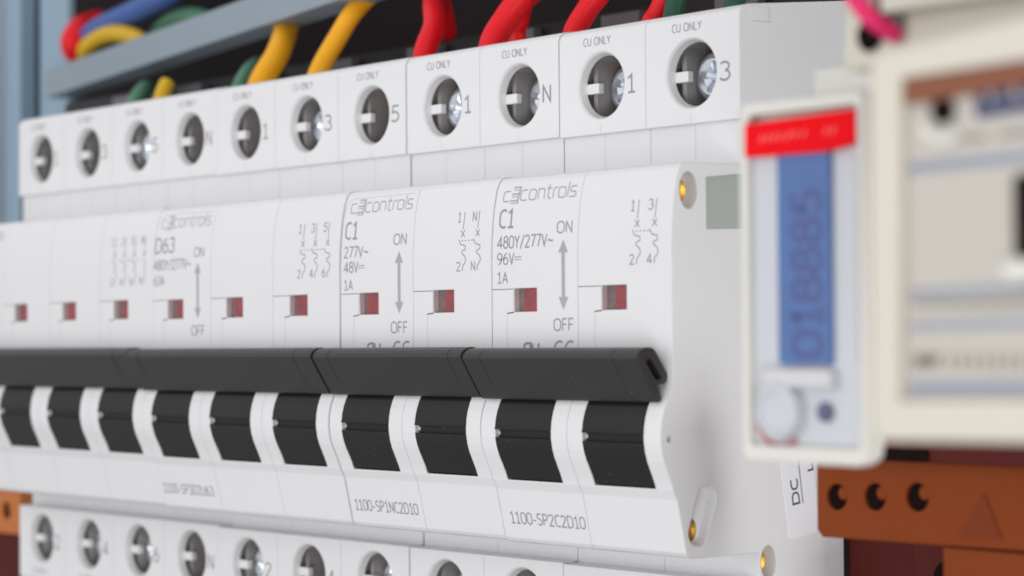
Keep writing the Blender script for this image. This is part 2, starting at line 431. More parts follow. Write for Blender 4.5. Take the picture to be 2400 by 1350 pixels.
def toggle_bm(x0, x1):
    bm = bmesh.new()
    def ay(z):
        P = [FACE_END] + ARC
        for (ya, za), (yb, zb) in zip(P, P[1:]):
            if zb <= z <= za: return ya + (yb - ya) * (z - za) / (zb - za)
        return 0.0
    prof = []
    zs = [-13.0, -14.0, -15.0, -16.0, -17.0, -18.0, -18.9, -19.2, -19.25, -19.5, -19.55, -20.6, -20.65, -21.4, -22.4, -23.4, -24.4, -25.4, -26.35]
    for z in zs:
        y = ay(max(z, -26.5)) + 0.12 - 0.25 * max(0.0, 1 - ((z + 19.4) / 5.5) ** 2)
        if z in (-19.25, -19.5): y -= 0.06
        if z in (-19.55, -20.6): y += 0.8
        prof.append((y, z))
    prof += [(4.5, -26.35), (4.5, -13.0)]
    prism(bm, prof, x0 + 3.1 + 0.08, x1 - 3.1 - 0.08)
    return bm
BAR = [(-5.61, -9.7), (-5.4, -9.15), (-4.95, -8.7), (-4.4, -8.45), (-3.4, -8.3), (-2.75, -8.4), (-2.25, -8.75), (-1.15, -10.3),
       (-0.16, -11.7), (-0.12, -12.2), (-0.25, -12.7), (-0.68, -13.0), (-2.1, -13.05), (-2.15, -13.35), (-1.3, -14.5), (-1.25, -15.0),
       (-1.5, -15.3), (-1.95, -15.35), (-2.2, -15.1)]
def grow(prof, g):
    cy = sum(p[0] for p in prof) / len(prof); cz = sum(p[1] for p in prof) / len(prof)
    return [(y + (g if y < -2.4 else 0) * -1.0, z) for y, z in prof]
def bar_bm(x0, x1, pads):
    bm = bmesh.new()
    hollow = [(-3.9, -10.2), (-3.6, -9.8), (-3.1, -9.75), (-2.7, -10.1), (-1.15, -12.15), (-1.35, -12.5), (-2.1, -12.45), (-2.5, -12.1)]
    # sections along x: (x, outward growth of the front plate)
    secs = [(x0, 0.0)]
    for a, b in pads: secs += [(a, 0.0), (a + 0.05, 0.10), (b, 0.10), (b + 0.05, 0.0)]
    secs += [(x1, 0.0)]
    R = [[bm.verts.new((x, y, z)) for y, z in grow(BAR, g)] for x, g in secs]
    n = len(BAR)
    for a, b in zip(R, R[1:]):
        for i in range(n): bm.faces.new((a[i], a[(i + 1) % n], b[(i + 1) % n], b[i]))
    for ring, x, s in ((R[0], x0, 1), (R[-1], x1, -1)):
        h0 = [bm.verts.new((x, y, z)) for y, z in hollow]; h1 = [bm.verts.new((x + 1.8 * s, y, z)) for y, z in hollow]
        fill_with_holes(bm, [ring, h0]); m = len(hollow)
        for i in range(m): bm.faces.new((h0[i], h0[(i + 1) % m], h1[(i + 1) % m], h1[i]))
        bm.faces.new(h1)
    return bm
def front(x, z, lift):
    if z > 4.6:
        P = NOSE[3:]
        for (ya, za), (yb, zb) in zip(P, P[1:]):
            if zb <= z <= za: return Vector((x, ya + (yb - ya) * (z - za) / (zb - za) - lift, z))
    return Vector((x, -lift, z))
def term(x, z, lift): return Vector((x, TOPY - lift, z))
def chin(x, z, lift): return Vector((x, chin_y(z) - lift, z))

GL = {  # wide techno letters for the maker's mark, x-height 1
 'c': ([[(.72, 1), (.18, 1), (.03, .88), (0, .5), (.03, .12), (.18, 0), (.72, 0)]], .95),
 'o': ([[(.18, 1), (.57, 1), (.72, .88), (.75, .5), (.72, .12), (.57, 0), (.18, 0), (.03, .12), (0, .5), (.03, .88), 'closed']], .98),
 'n': ([[(0, 0), (.02, 1), (.52, 1), (.67, .87), (.70, 0)]], .93),
 't': ([[(.2, 1.38), (.17, .16), (.3, 0), (.52, 0)], [(0, 1.0), (.52, 1.0)]], .72),
 'r': ([[(0, 0), (.02, .82), (.16, 1), (.46, 1)]], .58),
 'l': ([[(.05, 1.45), (0, 0)]], .24),
 's': ([[(.66, 1), (.16, 1), (.03, .9), (.03, .62), (.14, .52), (.52, .48), (.63, .38), (.63, .12), (.5, 0), (0, 0)]], .7)}
def logo(bm, x, z, width, xh):
    adv = .95 + 1.02 + sum(GL[c][1] for c in 'controls'); sx = width / adv; q = 0.0
    def put(polys, wd):
        for i, P in enumerate(polys):
            closed = P[-1] == 'closed'; P = [p for p in P if p != 'closed']
            stroke(bm, [(x + (q + a) * sx, z + b * xh) for a, b in P], wd, lift=0.006 * i, closed=closed)
    put(GL['c'][0], 0.20); q += .90
    for k, (a, b, zz) in enumerate(((.10, .86, 1.34), (.16, .80, 1.08), (.02, .80, .68), (.06, .74, .42), (-.08, .72, .02), (-.04, .70, -.22))):
        stroke(bm, [(x + (q + a) * sx, z + zz * xh), (x + (q + b) * sx, z + zz * xh)], 0.24 if k % 2 == 0 else 0.13, lift=0.002 * k)
    stroke(bm, [(x + (q + .90) * sx, z + 1.42 * xh), (x + (q + .74) * sx, z - .30 * xh)], 0.26, lift=0.02)
    q += 1.02
    for c in 'controls': put(GL[c][0], 0.20); q += GL[c][1]
def arrow(bm, x, z0, z1):
    hw, hh, sw = 0.98, 1.75, 0.33
    F = lambda pts: bm.faces.new([bm.verts.new((x + a, 0, b)) for a, b in pts])
    F([(0, z1), (hw, z1 - hh), (-hw, z1 - hh)]); F([(0, z0), (-hw, z0 + hh), (hw, z0 + hh)])
    stroke(bm, [(x, z0 + hh), (x, z1 - hh)], sw * 2)
def symbol(bm, xr, names_top, names_bot, plain_last=False):
    zt = 10.95; k = len(names_top)
    for i in range(k):
        x = xr - 3.22 - 3.25 * (k - 1 - i); q = 0.15
        text(bm, names_top[i], x - 1.3, zt - 1.5, 1.5, 0.62 if names_top[i] == '1' else 0.85)
        text(bm, names_bot[i], x - 1.30, zt - 8.5, 1.4, 0.85)
        stroke(bm, [(x + .12, zt), (x, zt - 2.5)], q)
        stroke(bm, [(x - .42, zt - 2.65), (x + .42, zt - 3.6)], q, 0.004); stroke(bm, [(x + .42, zt - 2.65), (x - .42, zt - 3.6)], q, 0.008)
        if plain_last and i == k - 1:
            stroke(bm, [(x - .3, zt - 4.1), (x + .3, zt - 4.6), (x + .3, zt - 8.3)], q)
        else:
            stroke(bm, [(x - .85, zt - 3.95), (x - .4, zt - 4.65), (x + .6, zt - 4.85), (x + .6, zt - 5.4), (x - .1, zt - 5.6), (x - .1, zt - 5.95), (x + .5, zt - 6.3),
                        (x + .78, zt - 6.8), (x + .55, zt - 7.3), (x + .05, zt - 7.75), (x, zt - 8.45)], q)
        if i < k - 1:
            for t in range(4): stroke(bm, [(x - .2 + t * .72, zt - 4.12), (x + .12 + t * .72, zt - 4.12)], q, 0.012)

GRP = 'circuit breakers side by side in one row'
# right edge in poles, pole count, names over and under, screw depths, texts
BREAKERS = [
 dict(k0=-11, n=4, top='135N', bot='246N', gap=.11, bargap=.12, label='white four-pole circuit breaker farthest left, beside the cabinet post',
      up=[9, 8.2, 3.6, 9], dn=[4.4, 4.0, 4.2, 9]),
 dict(k0=-7, n=3, top='135', bot='246', gap=.11, bargap=.1, label='white three-pole circuit breaker marked D63 and 63A',
      up=[8.5, 4.2, 8.3], dn=[4.0, 8, 4.6]),
 dict(k0=-4, n=2, top='1N', bot='2N', gap=.11, bargap=.30, label='white two-pole circuit breaker marked 277V, its second terminal lettered N',
      up=[4.1, 5.3], dn=[5.0, 5.0]),
 dict(k0=-2, n=2, top='13', bot='24', gap=.11, bargap=.1, label='white two-pole circuit breaker nearest right, its bare side showing brass rivets',
      up=[5.3, 4.7], dn=[5.2, 5]),
]
for bi, B in enumerate(BREAKERS):
    xl, xr = B['k0'] * W, (B['k0'] + B['n']) * W
    org = (xl + (xr - xl) / 2, 31, -9)
    root = empty('circuit_breaker', org, B['label'], 'circuit breaker', GRP)
    for i in range(B['n']):
        last_pole = bi == 3 and i == B['n'] - 1
        p0, p1 = xl + i * W, xl + (i + 1) * W
        g0 = B['gap'] if i == 0 else .018; g1 = B['gap'] if i == B['n'] - 1 else .018
        xc = p0 + 8.75
        hb = housing_bm(p0 + g0, p1 - (0 if last_pole else g1), xc)
        h = part('pole_housing', hb, WHITE, root, org)
        ho = org
        def sub(name, bm, m, **k):
            o = part(name, bm, m, h, (0, 0, 0), **k); return o
        def ell(cy, cz, ry, rz, n=28): return [(cy + ry * math.cos(2 * math.pi * q / n), cz + rz * math.sin(2 * math.pi * q / n)) for q in range(n)]
        # ---- side pockets of the end pole, cut for real
        if last_pole:
            cb = bmesh.new()
            def pocket(outline, dep):
                a = [cb.verts.new((1.0, y, z)) for y, z in outline]; b = [cb.verts.new((-dep, y, z)) for y, z in outline]
                nn = len(outline)
                for q in range(nn): cb.faces.new((a[q], a[(q + 1) % nn], b[(q + 1) % nn], b[q]))
                cb.faces.new(a); cb.faces.new(b[::-1])
            pocket(ell(3.15, 11.92, 1.65, 2.42), 2.0)
            c1, c2, rr = Vector((6.0, -27.9)), Vector((4.3, -32.3)), 1.75
            dd = (c2 - c1).normalized(); a0 = math.atan2(dd.y, dd.x); cap = []
            for q in range(13):
                a = a0 + math.pi / 2 + math.pi * q / 12; cap.append((c1.x + rr * math.cos(a), c1.y + rr * math.sin(a)))
            for q in range(13):
                a = a0 - math.pi / 2 + math.pi * q / 12; cap.append((c2.x + rr * math.cos(a), c2.y + rr * math.sin(a)))
            pocket(cap, 1.6)
            pocket(ell(17.6, -37.0, 1.5, 2.25), 2.0)
            pocket(circ(-0.75, -20.1, 0.42, 16), 1.0)
            pocket([(6.45, 7.0), (14.5, 7.3), (14.5, 14.6), (6.45, 13.75)], 0.3)
            cut = mesh_obj('cutter', cb, WHITE)
            md = h.modifiers.new('cut', 'BOOLEAN'); md.operation = 'DIFFERENCE'; md.solver = 'EXACT'; md.object = cut
            cut.location = (0, 0, 0)
            bpy.context.view_layer.update()
            dg = bpy.context.evaluated_depsgraph_get()
            new = bpy.data.meshes.new_from_object(h.evaluated_get(dg))
            h.modifiers.clear(); h.data = new
            bpy.data.objects.remove(cut)
            for yy, zz, dp in ((3.15, 11.92, 1.98), (4.05, -32.0, 1.58), (17.6, -37.0, 1.98)):
                rb = bmesh.new(); N = 24
                rings = [[(x, y, z) for y, z in ell(yy, zz, q * .75, q, N)] for x, q in ((-dp, 1.62), (-dp + .3, 1.6), (-dp + .36, 1.45), (-dp + .2, 1.2), (-dp + .1, 0.9), (-dp + .05, 0.1))]
                loft(rb, rings, cap=False); sub('rivet', rb, BRASS, smooth=True)
            pb = bmesh.new()
            vs_ = [pb.verts.new((-0.27, y, z)) for y, z in ((6.47, 7.02), (14.48, 7.32), (14.48, 14.57), (6.47, 13.73))]
            pb.faces.new(vs_); sub('label_recess', pb, SAGE)
            # paper sticker, slightly askew
            sb = bmesh.new(); th = math.radians(8.6)
            def stk(a, b, lift):      # a across, b up, on the side face
                y = 23.75 + a * math.cos(th) - b * math.sin(th); z = -26.7 + a * math.sin(th) * 1.0 + b * math.cos(th)
                return Vector((0.0 + lift, y, z))
            out = rrect(-3.15, 3.1, -7.3, 7.3, 0.9)
            a_ = [sb.verts.new(stk(a, b, 0.06)) for a, b in out]; b_ = [sb.verts.new(stk(a, b, 0.0)) for a, b in out]
            for q in range(len(out)): sb.faces.new((a_[q], a_[(q + 1) % len(out)], b_[(q + 1) % len(out)], b_[q]))
            sb.faces.new(a_)
            st = sub('side_sticker', sb, STICKER)
            tb = bmesh.new(); text(tb, 'DC', -2.75, 0.0, 1.55, 3.4, weight=.17)
            stroke(tb, [(-2.9, -0.55), (6.5, -0.55)], 0.16)
            text(tb, 'L', 1.15, -3.35, 1.3, 0.9, weight=.2)
            for v in tb.verts:       # letters run up the sticker
                v.co = stk(-v.co.z + 0.1 - 0.35, v.co.x, 0.08)
            sub('sticker_lettering', tb, DARKINK, recalc=False)
            sq = bmesh.new(); box(sq, -0.05, 0.05, 15.3, 18.9, 35.0, 37.05); sub('moulded_tab', sq, WHITE)
        # ---- sub-parts
        fl = bmesh.new(); xm = random.uniform(1.1, 2.3)
        box(fl, p0 + g0 + 4.7 + xm, p0 + g0 + 9.35, 0.55, 1.55, -3.3, -0.15)
        wn = sub('indicator_window', fl, RED)
        sm = bmesh.new(); box(sm, p0 + g0 + 4.69, p0 + g0 + 4.68 + xm, 0.95, 1.5, -3.25, -0.2)
        sub('indicator_flag', sm, SMOKE)
        pn = bmesh.new(); box(pn, p0 + g0 + 4.67, p0 + g0 + 9.38, 0.14, 0.2, -3.33, -0.12); sub('window_pane', pn, PANE)
        sub('toggle', toggle_bm(p0 + g0, p1 - g1), TOGGLE)
        pb = bmesh.new(); bmesh.ops.create_uvsphere(pb, u_segments=14, v_segments=10, radius=0.5, matrix=Matrix.Translation((p0 + 3.22, -1.25, -20.0)))
        sub('pivot_pin', pb, PALE, smooth=True)
        for zc, dl in ((HZ, B['up']), (LZ, B['dn'])):
            sub('terminal_clamp', clamp_bm(xc, zc), CLAMP)
            if dl[i] < 7.5: sub('terminal_screw', screw_bm(xc + .25, zc - .2, dl[i] - .9, random.uniform(0, 1.5)), STEEL)
        # seams of the snap-in front
        sb = bmesh.new()
        stroke(sb, [(p0 + g0 + .05, -0.16), (p0 + 4.6, -0.16)], 0.09)
        stroke(sb, [(p0 + 3.25, -3.52), (p0 + 4.7, -3.4)], 0.16)
        lay('front_seam', sb, SEAMD, h, front, (0, 0, 0))
        sb = bmesh.new()
        stroke(sb, [(p0 + 3.3, -3.65), (p0 + 3.3, -12.5)], 0.07)
        stroke(sb, [(p0 + 4.62, -3.35), (p0 + 4.62, -0.2)], 0.06)
        lay('guide_seam', sb, SEAM, h, front, (0, 0, 0))
        sb = bmesh.new()
        stroke(sb, [(xc - .1, 23.4), (xc - .1, 21.85)], 0.06)
        lay('shell_seam', sb, SEAM, h, term, (0, 0, 0))
        sb = bmesh.new()
        stroke(sb, [(xc - .1, 21.7), (xc - .1, 16.0)], 0.07)
        lay('band_seam', sb, SEAM, h, lambda x, z, l: Vector((x, 13.95 - l, z)), (0, 0, 0))
        # ---- printing
        tb = bmesh.new()
        text(tb, 'CU ONLY', xc - .7, 34.42, 1.2, 5.5, center=True)
        text(tb, B['top'][i], p1 - 3.55, 27.0, 2.75, 1.45 if B['top'][i] == '1' else 1.75)
        lay('terminal_lettering', tb, INK, h, term, (0, 0, 0))
        tb = bmesh.new()
        text(tb, B['bot'][i], p1 - 3.55, LZ - 1.75, 2.75, 1.75)
        text(tb, 'CU ONLY', xc - .7, -52.3, 1.1, 5.5, center=True)
        lay('lower_lettering', tb, INK, h, term, (0, 0, 0))
        tb = bmesh.new()
        if i == B['n'] - 1:
            symbol(tb, p1, B['top'], B['bot'], plain_last=(bi == 0))
        if i == 0 and bi > 0:
            x = p0 + {1: .65, 2: 1.1, 3: 1.35}[bi]
            if bi == 1:
                text(tb, 'D63', x - .1, 7.75, 2.75, 5.9); text(tb, '480Y/277V~', x - .2, 4.9, 1.85, 11.4); text(tb, '63A', x - .2, 2.35, 1.7, 3.2)
            if bi == 2:
                text(tb, 'C1', x - .05, 8.05, 2.75, 3.0); text(tb, '277V~', x - .1, 5.25, 1.8, 5.9); text(tb, '48V', x - .1, 3.0, 1.75, 3.5)
                text(tb, '1A', x - .1, .35, 1.65, 2.1)
            if bi == 3:
                text(tb, 'C1', x + .1, 8.3, 2.75, 3.0); text(tb, '480Y/277V~', x - .05, 5.45, 1.85, 11.5); text(tb, '96V', x - .05, 3.2, 1.75, 3.5)
                text(tb, '1A', x - .05, .62, 1.65, 2.1)
            if bi > 1:
                zz = 3.85 if bi == 2 else 4.05
                stroke(tb, [(x + 3.6, zz + .2), (x + 5.0, zz + .2)], .13)
                for t in range(3): stroke(tb, [(x + 3.6 + t * .52, zz - .15), (x + 3.95 + t * .52, zz - .15)], .13)
            dx = {1: -.85, 2: -.45, 3: 0}[bi]
            text(tb, 'ON', p0 + 13.6 + dx, 7.15 if bi == 3 else 6.8, 1.72, 3.0); text(tb, 'OFF', p0 + 13.0 + dx, -6.25 if bi < 3 else -6.1, 1.8, 3.85)
            if bi > 1:
                text(tb, 'R', p0 + 6.7, -9.6, 2.1, 1.5, mirror=True, weight=.17); text(tb, 'U', p0 + 8.45, -9.6, 2.1, 1.4, weight=.17)
                for q in (0, 1):
                    cx = p0 + 14.1 + q * 2.2
                    stroke(tb, [(cx + 1.05 * math.cos(a), -8.5 + 1.05 * math.sin(a)) for a in [math.radians(60 + 240 * s / 10) for s in range(11)]], .3)
                stroke(tb, [(p0 + 15.4, -8.5), (p0 + 16.5, -8.5)], .3, .01)
        if tb.verts: lay('rating_lettering', tb, INK, h, front, (0, 0, 0))
        else: tb.free()
        if i == 0:
            tb = bmesh.new(); logo(tb, p0 + 1.7, 12.1, 15.2, 1.42)
            if bi > 0: arrow(tb, p0 + 14.92 + {1: -.97, 2: -.42, 3: 0}[bi], -3.35 if bi < 3 else -3.2, 6.3 if bi == 3 else 5.9)
            lay('logo_lettering', tb, LOGOINK, h, front, (0, 0, 0))
            code = {1: '1100-SP3D2U63', 2: '1100-SP1NC2D10', 3: '1100-SP2C2D10'}.get(bi)
            if code:
                tb = bmesh.new(); text(tb, code, p0 + {1: .85, 2: 1.35, 3: 1.95}[bi], -32.8 - (.15 if bi == 2 else 0), 1.75, 15.25)
                lay('code_lettering', tb, INK, h, chin, (0, 0, 0))
            # raised outline of the name plate on the first pole
            if bi in (1, 2):
                sb = bmesh.new()
                x = p0 + g0 + .12
                pts = [(x, 4.5), (x, 12.2), (x + .3, 13.3), (x + .9, 14.0), (x + 1.8, 14.3), (x + 8, 14.35), (x + 16.8, 14.35)]
                stroke(sb, pts, 0.09); lay('plate_outline', sb, SEAM, h, front, (0, 0, 0))
    # ---- tie bar over the toggles
    pads = []
    x0b, x1b = xl + B['bargap'] + .1, xr - ({0: .12, 1: .1, 2: .4, 3: .9}[bi])
    if bi: pads.append((x0b + .3, x0b + 3.6))
    pads.append((x1b - 8.2, x1b - 4.6) if bi != 2 else (x1b - 6.5, x1b - 3))
    part('handle_tie_bar', bar_bm(x0b, x1b, pads), BLACK, root, org)
    root.rotation_euler[1] = math.radians([-.10, -.16, -.2, -.12][bi]); root.location.y += [.10, -.08, .06, 0][bi] * S
    root.location.z += [.05, -.02, .04, -.03][bi] * S

# ------------------------------------------------------------------ timer module with blue display, nearer than the row
org = (58, -20, -18)  # most coordinates from here down were taken from image pixels at assumed depths
tm = empty('timer_module', org, 'white timer module with a red band, blue display and round knob', 'timer')
bm = bmesh.new()
prof = [(-38.6, 16.6), (-29.6, 18.45), (-29.0, 18.7), (-28.8, 21.0), (-24.4, 21.9), (-23.6, 30.0), (-16, 31.0), (-16, -8.0), (-35.5, -9.0), (-37.4, -17.0), (-38.6, -17.6)]
prism(bm, prof, 50.3, 65.9); part('body', bm, IVORY, tm, org)
bm = bmesh.new(); frame(bm, rrect(50.2, 66.0, -17.8, 16.8, .8), rrect(51.3, 65.3, -16.2, 15.6, .5), -40.0, -38.6)
part('front_frame', bm, IVORY, tm, org)
bm = bmesh.new(); plate(bm, rrect(51.32, 65.28, -16.18, 11.9, .3), -39.3, -38.7); part('front_panel', bm, PALE, tm, org)
bm = bmesh.new(); plate(bm, [(51.15, 11.6), (61.0, 11.45), (65.2, 12.0), (65.2, 15.15), (51.2, 14.75)], -40.3, -39.0); rb_ = part('red_band', bm, SIGNRED, tm, org)
bm = bmesh.new()
for k, (x, ln) in enumerate(((53.2, .5), (54.1, .3), (54.8, .6), (55.8, .3), (56.6, .9), (57.8, .3), (58.8, .3), (61.6, .3), (62.4, .5))):
    stroke(bm, [(x, 12.9 + .02 * k), (x + ln, 13.5 + .02 * k)], .3)
lay('band_marks', bm, PINK, rb_, lambda x, z, l: Vector((x, -40.3 - l, z)), (0, 0, 0))
bm = bmesh.new(); plate(bm, rrect(55.1, 61.7, -8.45, 11.6, .3), -39.9, -39.2); lc = part('display', bm, LCD, tm, org)
bm = bmesh.new()
q0 = bmesh.new(); text(q0, '018885', 0, 0, 4.2, 15.5, weight=.17)
for f in q0.faces:
    bm.faces.new([bm.verts.new((60.9 - v.co.z, v.co.y, -7.6 + v.co.x)) for v in f.verts])
q0.free()
lay('display_digits', bm, LCDINK, lc, lambda x, z, l: Vector((x, -39.9 - l, z)), (0, 0, 0))
bm = bmesh.new(); plate(bm, rrect(53.4, 62.2, -10.6, -8.9, .4), -40.5, -39.2); part('display_lip', bm, LIP, tm, org)
bm = bmesh.new(); box(bm, 64.75, 65.25, -39.45, -38.8, -8.5, 11.0); part('gap_shade_strip', bm, TAUPE, tm, org)  # painted strip for the gap and the shade along the panel edge
bm = bmesh.new(); N = 36
loft(bm, [[(x, y, z) for x, z in circ(55.3, -12.85, q, N)] for y, q in ((-39.2, 2.8), (-40.6, 2.75), (-41.0, 2.4), (-41.05, 1.9), (-40.7, 1.7))]); part('knob', bm, PALE, tm, org)
bm = bmesh.new(); pts = [(54.8 + 3.35 * math.cos(a), -12.95 + 3.35 * math.sin(a)) for a in [math.radians(200 + 110 * k / 12) for k in range(13)]]
stroke(bm, pts, .5); lay('dial_scale', bm, SCALERED, tm, lambda x, z, l: Vector((x, -39.3 - l, z)), org)
bm = bmesh.new(); loft(bm, [[(x, y, z) for x, z in circ(60.7, -12.9, q, 20)] for y, q in ((-39.2, .95), (-39.8, .9), (-40.0, .5))]); part('indicator_lens', bm, PURPLE, tm, org)

tm.location = Vector((57.3, -20, -19.55)) * S; tm.scale = (1, 1, 1.023)

# ------------------------------------------------------------------ meter, nearest of all
org = (100, -40, -12)
me_ = empty('energy_meter', org, 'big cream panel meter nearest the camera, with a raised bezel', 'meter')
bm = bmesh.new(); outer = [(91.3, -12.2), (92.0, -12.75), (124, -12.2), (124.4, 18.6), (92.4, 15.9), (91.5, 15.2)]
inner = [(94.0, -9.75), (121.5, -9.2), (121.6, 14.6), (94.5, 13.85)]
frame(bm, outer, inner, -69.0, -66.0); part('bezel', bm, CREAM, me_, org)
bm = bmesh.new(); plate(bm, [(91.5, -12.1), (92.2, -12.6), (123.8, -12.1), (124.2, 18.2), (92.6, 15.6), (91.7, 15.1)], -65.99, -50); part('body', bm, CREAM, me_, org)
bm = bmesh.new(); box(bm, 70.5, 124, -47, -22, 18.2, 42); box(bm, 76.5, 124, -49.5, -22, 22.4, 42)
sh_ = part('terminal_shoulder', bm, CREAM, me_, org)
bm = bmesh.new(); loft(bm, [[(x, y, z) for x, z in circ(73.3, 21.0, q, 20)] for y, q in ((-47.25, 1.45), (-47.3, 1.3), (-46.95, 1.25))]); part('terminal_hole', bm, DARKHOLE, sh_)
bm = bmesh.new(); box(bm, 74.6, 77.2, -47.9, -47.05, 21.2, 24.6); part('terminal_clamp', bm, GREYMETAL, sh_)
bm = bmesh.new(); plate(bm, [(94.05, -9.7), (121.45, -9.15), (121.55, 14.55), (94.55, 13.8)], -68.3, -66.2); fc = part('face_plate', bm, METERFACE, me_, org)
bm = bmesh.new(); plate(bm, [(94.62, 12.0), (96.2, 11.9), (106, 12.5), (121, 12.6), (121, 14.5), (94.6, 13.78)], -68.75, -68.35); part('recess_shade', bm, BROWN, me_, org)  # added strip that paints the brown shade inside the bezel's top
def mk(name, polys, m, wd, par=fc, y=-68.3):
    bm = bmesh.new()
    for k, P in enumerate(polys): stroke(bm, P, wd, .003 * k)
    return lay(name, bm, m, par, lambda x, z, l: Vector((x, y - l, z)), (0, 0, 0))
bm = bmesh.new(); loft(bm, [[(x, y, z) for x, z in circ(98.1, 11.2, q, 24)] for y, q in ((-68.35, .95), (-68.9, .9))]); part('screw_hole', bm, DARKHOLE, fc)
bm = bmesh.new(); pts = [(98.0 + 1.9 * math.cos(a), 11.0 + 1.9 * math.sin(a)) for a in [math.radians(190 + 130 * k / 10) for k in range(11)]]
P3 = [(x, -68.4, z) for x, z in pts]; tube(bm, P3, .55, 10); part('screw_boss', bm, IVORY, fc)
mk('face_lettering', [[(100.9, 11.9), (102.1, 11.95)], [(102.5, 12.0), (104.2, 12.15)], [(104.6, 12.2), (107, 12.25)], [(100.9, 10.9), (106, 11.1)]], NAVYINK, 1.0)
mk('face_rule', [[(94.6, 7.25), (121, 7.75)]], BLUEGREYINK, .8)
mk('face_small_print', [[(99.5, 9.0), (102.0, 9.1)], [(103.0, 9.1), (106, 9.2)]], TAUPE, .35)
mk('data_lettering', [[(94.9 + k * .62, -2.6 - (k % 3) * .1), (95.3 + k * .62, -2.6 - (k % 3) * .1)] for k in range(24)], TAUPE, .55)
mk('data_rule', [[(94.6, -1.9), (121, -1.5)], [(94.6, -4.3), (110, -4.1)]], BLUEGREYINK, .55)
mk('bar_marks', [[(94.9, -6.9), (97.3, -6.8)]] + [[(98.2 + k * 1.05, -6.9), (98.6 + k * 1.05, -6.9)] for k in range(14)], TAUPE, .9)
mk('bottom_rule', [[(94.5, -8.8), (121, -8.4)]], BLUEGREYINK, .9)
bm = bmesh.new(); plate(bm, rrect(104.5, 118, 0.4, 6.2, .4), -68.7, -68.35); part('display_window', bm, DARKHOLE, me_, org)
bm = bmesh.new(); plate(bm, rrect(103.4, 118, -1.2, .2, .4), -68.9, -68.35); part('window_lip', bm, IVORY, me_, org)
me_.location = Vector((99.0, -40, -14.3)) * S; me_.scale = (1, 1, 1.036)
# pink-red wire into the meter
bm = bmesh.new(); tube(bm, [(67.5, -49.5, 30.3), (70.3, -49.5, 26.0), (72.2, -49.5, 23.5), (74.3, -49.2, 20.9), (75.6, -47.2, 19.5)], .85)
tag(mesh_obj('wire', bm, WPINK, smooth=True), 'pink-red wire entering the top of the cream meter', 'wire')

# ------------------------------------------------------------------ orange relay sockets
def socket(origin, x0, x1, y, zt, zb, holes, label, depth=16, m=None):
    root = empty('relay_socket', origin, label, 'relay socket', 'orange relay sockets')
    bm = bmesh.new()
    out = [(x0, zb + .9), (x0 + .8, zb), (x1, zb + .3), (x1, zt), (x0, zt)]
    A = [bm.verts.new((x, y, z)) for x, z in out]; Bk = [bm.verts.new((x, y + depth, z)) for x, z in out]; n = len(out)
    for i in range(n): bm.faces.new((A[i], A[(i + 1) % n], Bk[(i + 1) % n], Bk[i]))
    bm.faces.new(Bk); loops = [A]
    for hx, hz, hr in holes:
        c0 = [bm.verts.new((x, y, z)) for x, z in circ(hx, hz, hr, 28)]; c1 = [bm.verts.new((x, y + min(4.5, depth - .5), z)) for x, z in circ(hx, hz, hr * .95, 28)]
        for k in range(28): bm.faces.new((c0[k], c0[(k + 1) % 28], c1[(k + 1) % 28], c1[k]))
        loops.append(c0)
    fill_with_holes(bm, loops)
    part('body', bm, m or ORANGE, root, origin)
    for hx, hz, hr in holes:
        bm = bmesh.new(); bm.faces.new([bm.verts.new((x, y + 0.5, z)) for x, z in circ(hx, hz, hr * .985, 24)]); part('terminal_opening', bm, DARKHOLE, root, origin)
        bm = bmesh.new(); loft(bm, [[(x, yy, z) for x, z in circ(hx + hr * .55, hz + hr * .3, q, 20)] for yy, q in ((y + .49, hr * .52), (y + .2, hr * .5), (y + .1, hr * .4))]); part('clamp_tongue', bm, ORANGE, root, origin)
    return root
org = (35, 12, -34)  # pushed towards the camera along the line of sight, outline from image pixels
sk = socket(org, 18.9, 54, 6, -21.85, -31.65, [(22.0, -26.65, 1.6), (28.0, -26.35, 1.65), (34.4, -26.05, 1.7)], 'orange relay socket with three round openings, under the meter at right', depth=6)
bm = bmesh.new(); box(bm, 37.9, 54, 6.3, 12, -60, -31.7); part('lower_step', bm, ORANGE, sk, org)
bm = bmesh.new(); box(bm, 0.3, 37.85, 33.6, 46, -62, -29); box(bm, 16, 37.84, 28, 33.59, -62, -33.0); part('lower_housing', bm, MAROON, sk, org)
bm = bmesh.new(); loft(bm, [[(x, y, z) for x, z in circ(21.5, -38.3, q, 24)] for y, q in ((27.9, 2.2), (27.8, 2.1))]); part('lower_opening', bm, DARKHOLE, sk, org)
bm = bmesh.new(); box(bm, 20.3, 54, 4, 11, -21.8, -14.5); rl = part('shaded_socket_top', bm, MAROON, sk, org)  # upper part of the socket, the meter's shadow put into its maroon
bm = bmesh.new(); plate(bm, rrect(29, 37.8, -21.75, -20.3, .3), 3.7, 3.95); part('socket_slot', bm, DARKHOLE, rl)
bm = bmesh.new(); plate(bm, [(40.5, -30.3), (46.5, -30.1), (44.2, -25.2)], 5.8, 5.99); part('moulded_triangle', bm, UMBER, sk, org)

org = (-250, 60, -55)
sk = socket(org, -275, -228.4, 31, -39.5, -48.8, [(-234.6, -43.6, 1.9), (-242, -43.6, 1.9)], 'orange relay socket with painted-in light low at the left, behind the four-pole breaker', depth=3, m=LITORANGE)
bm = bmesh.new(); box(bm, -275, -231, 33, 36, -80, -48.9); part('lower_housing', bm, MAROON, sk, org)

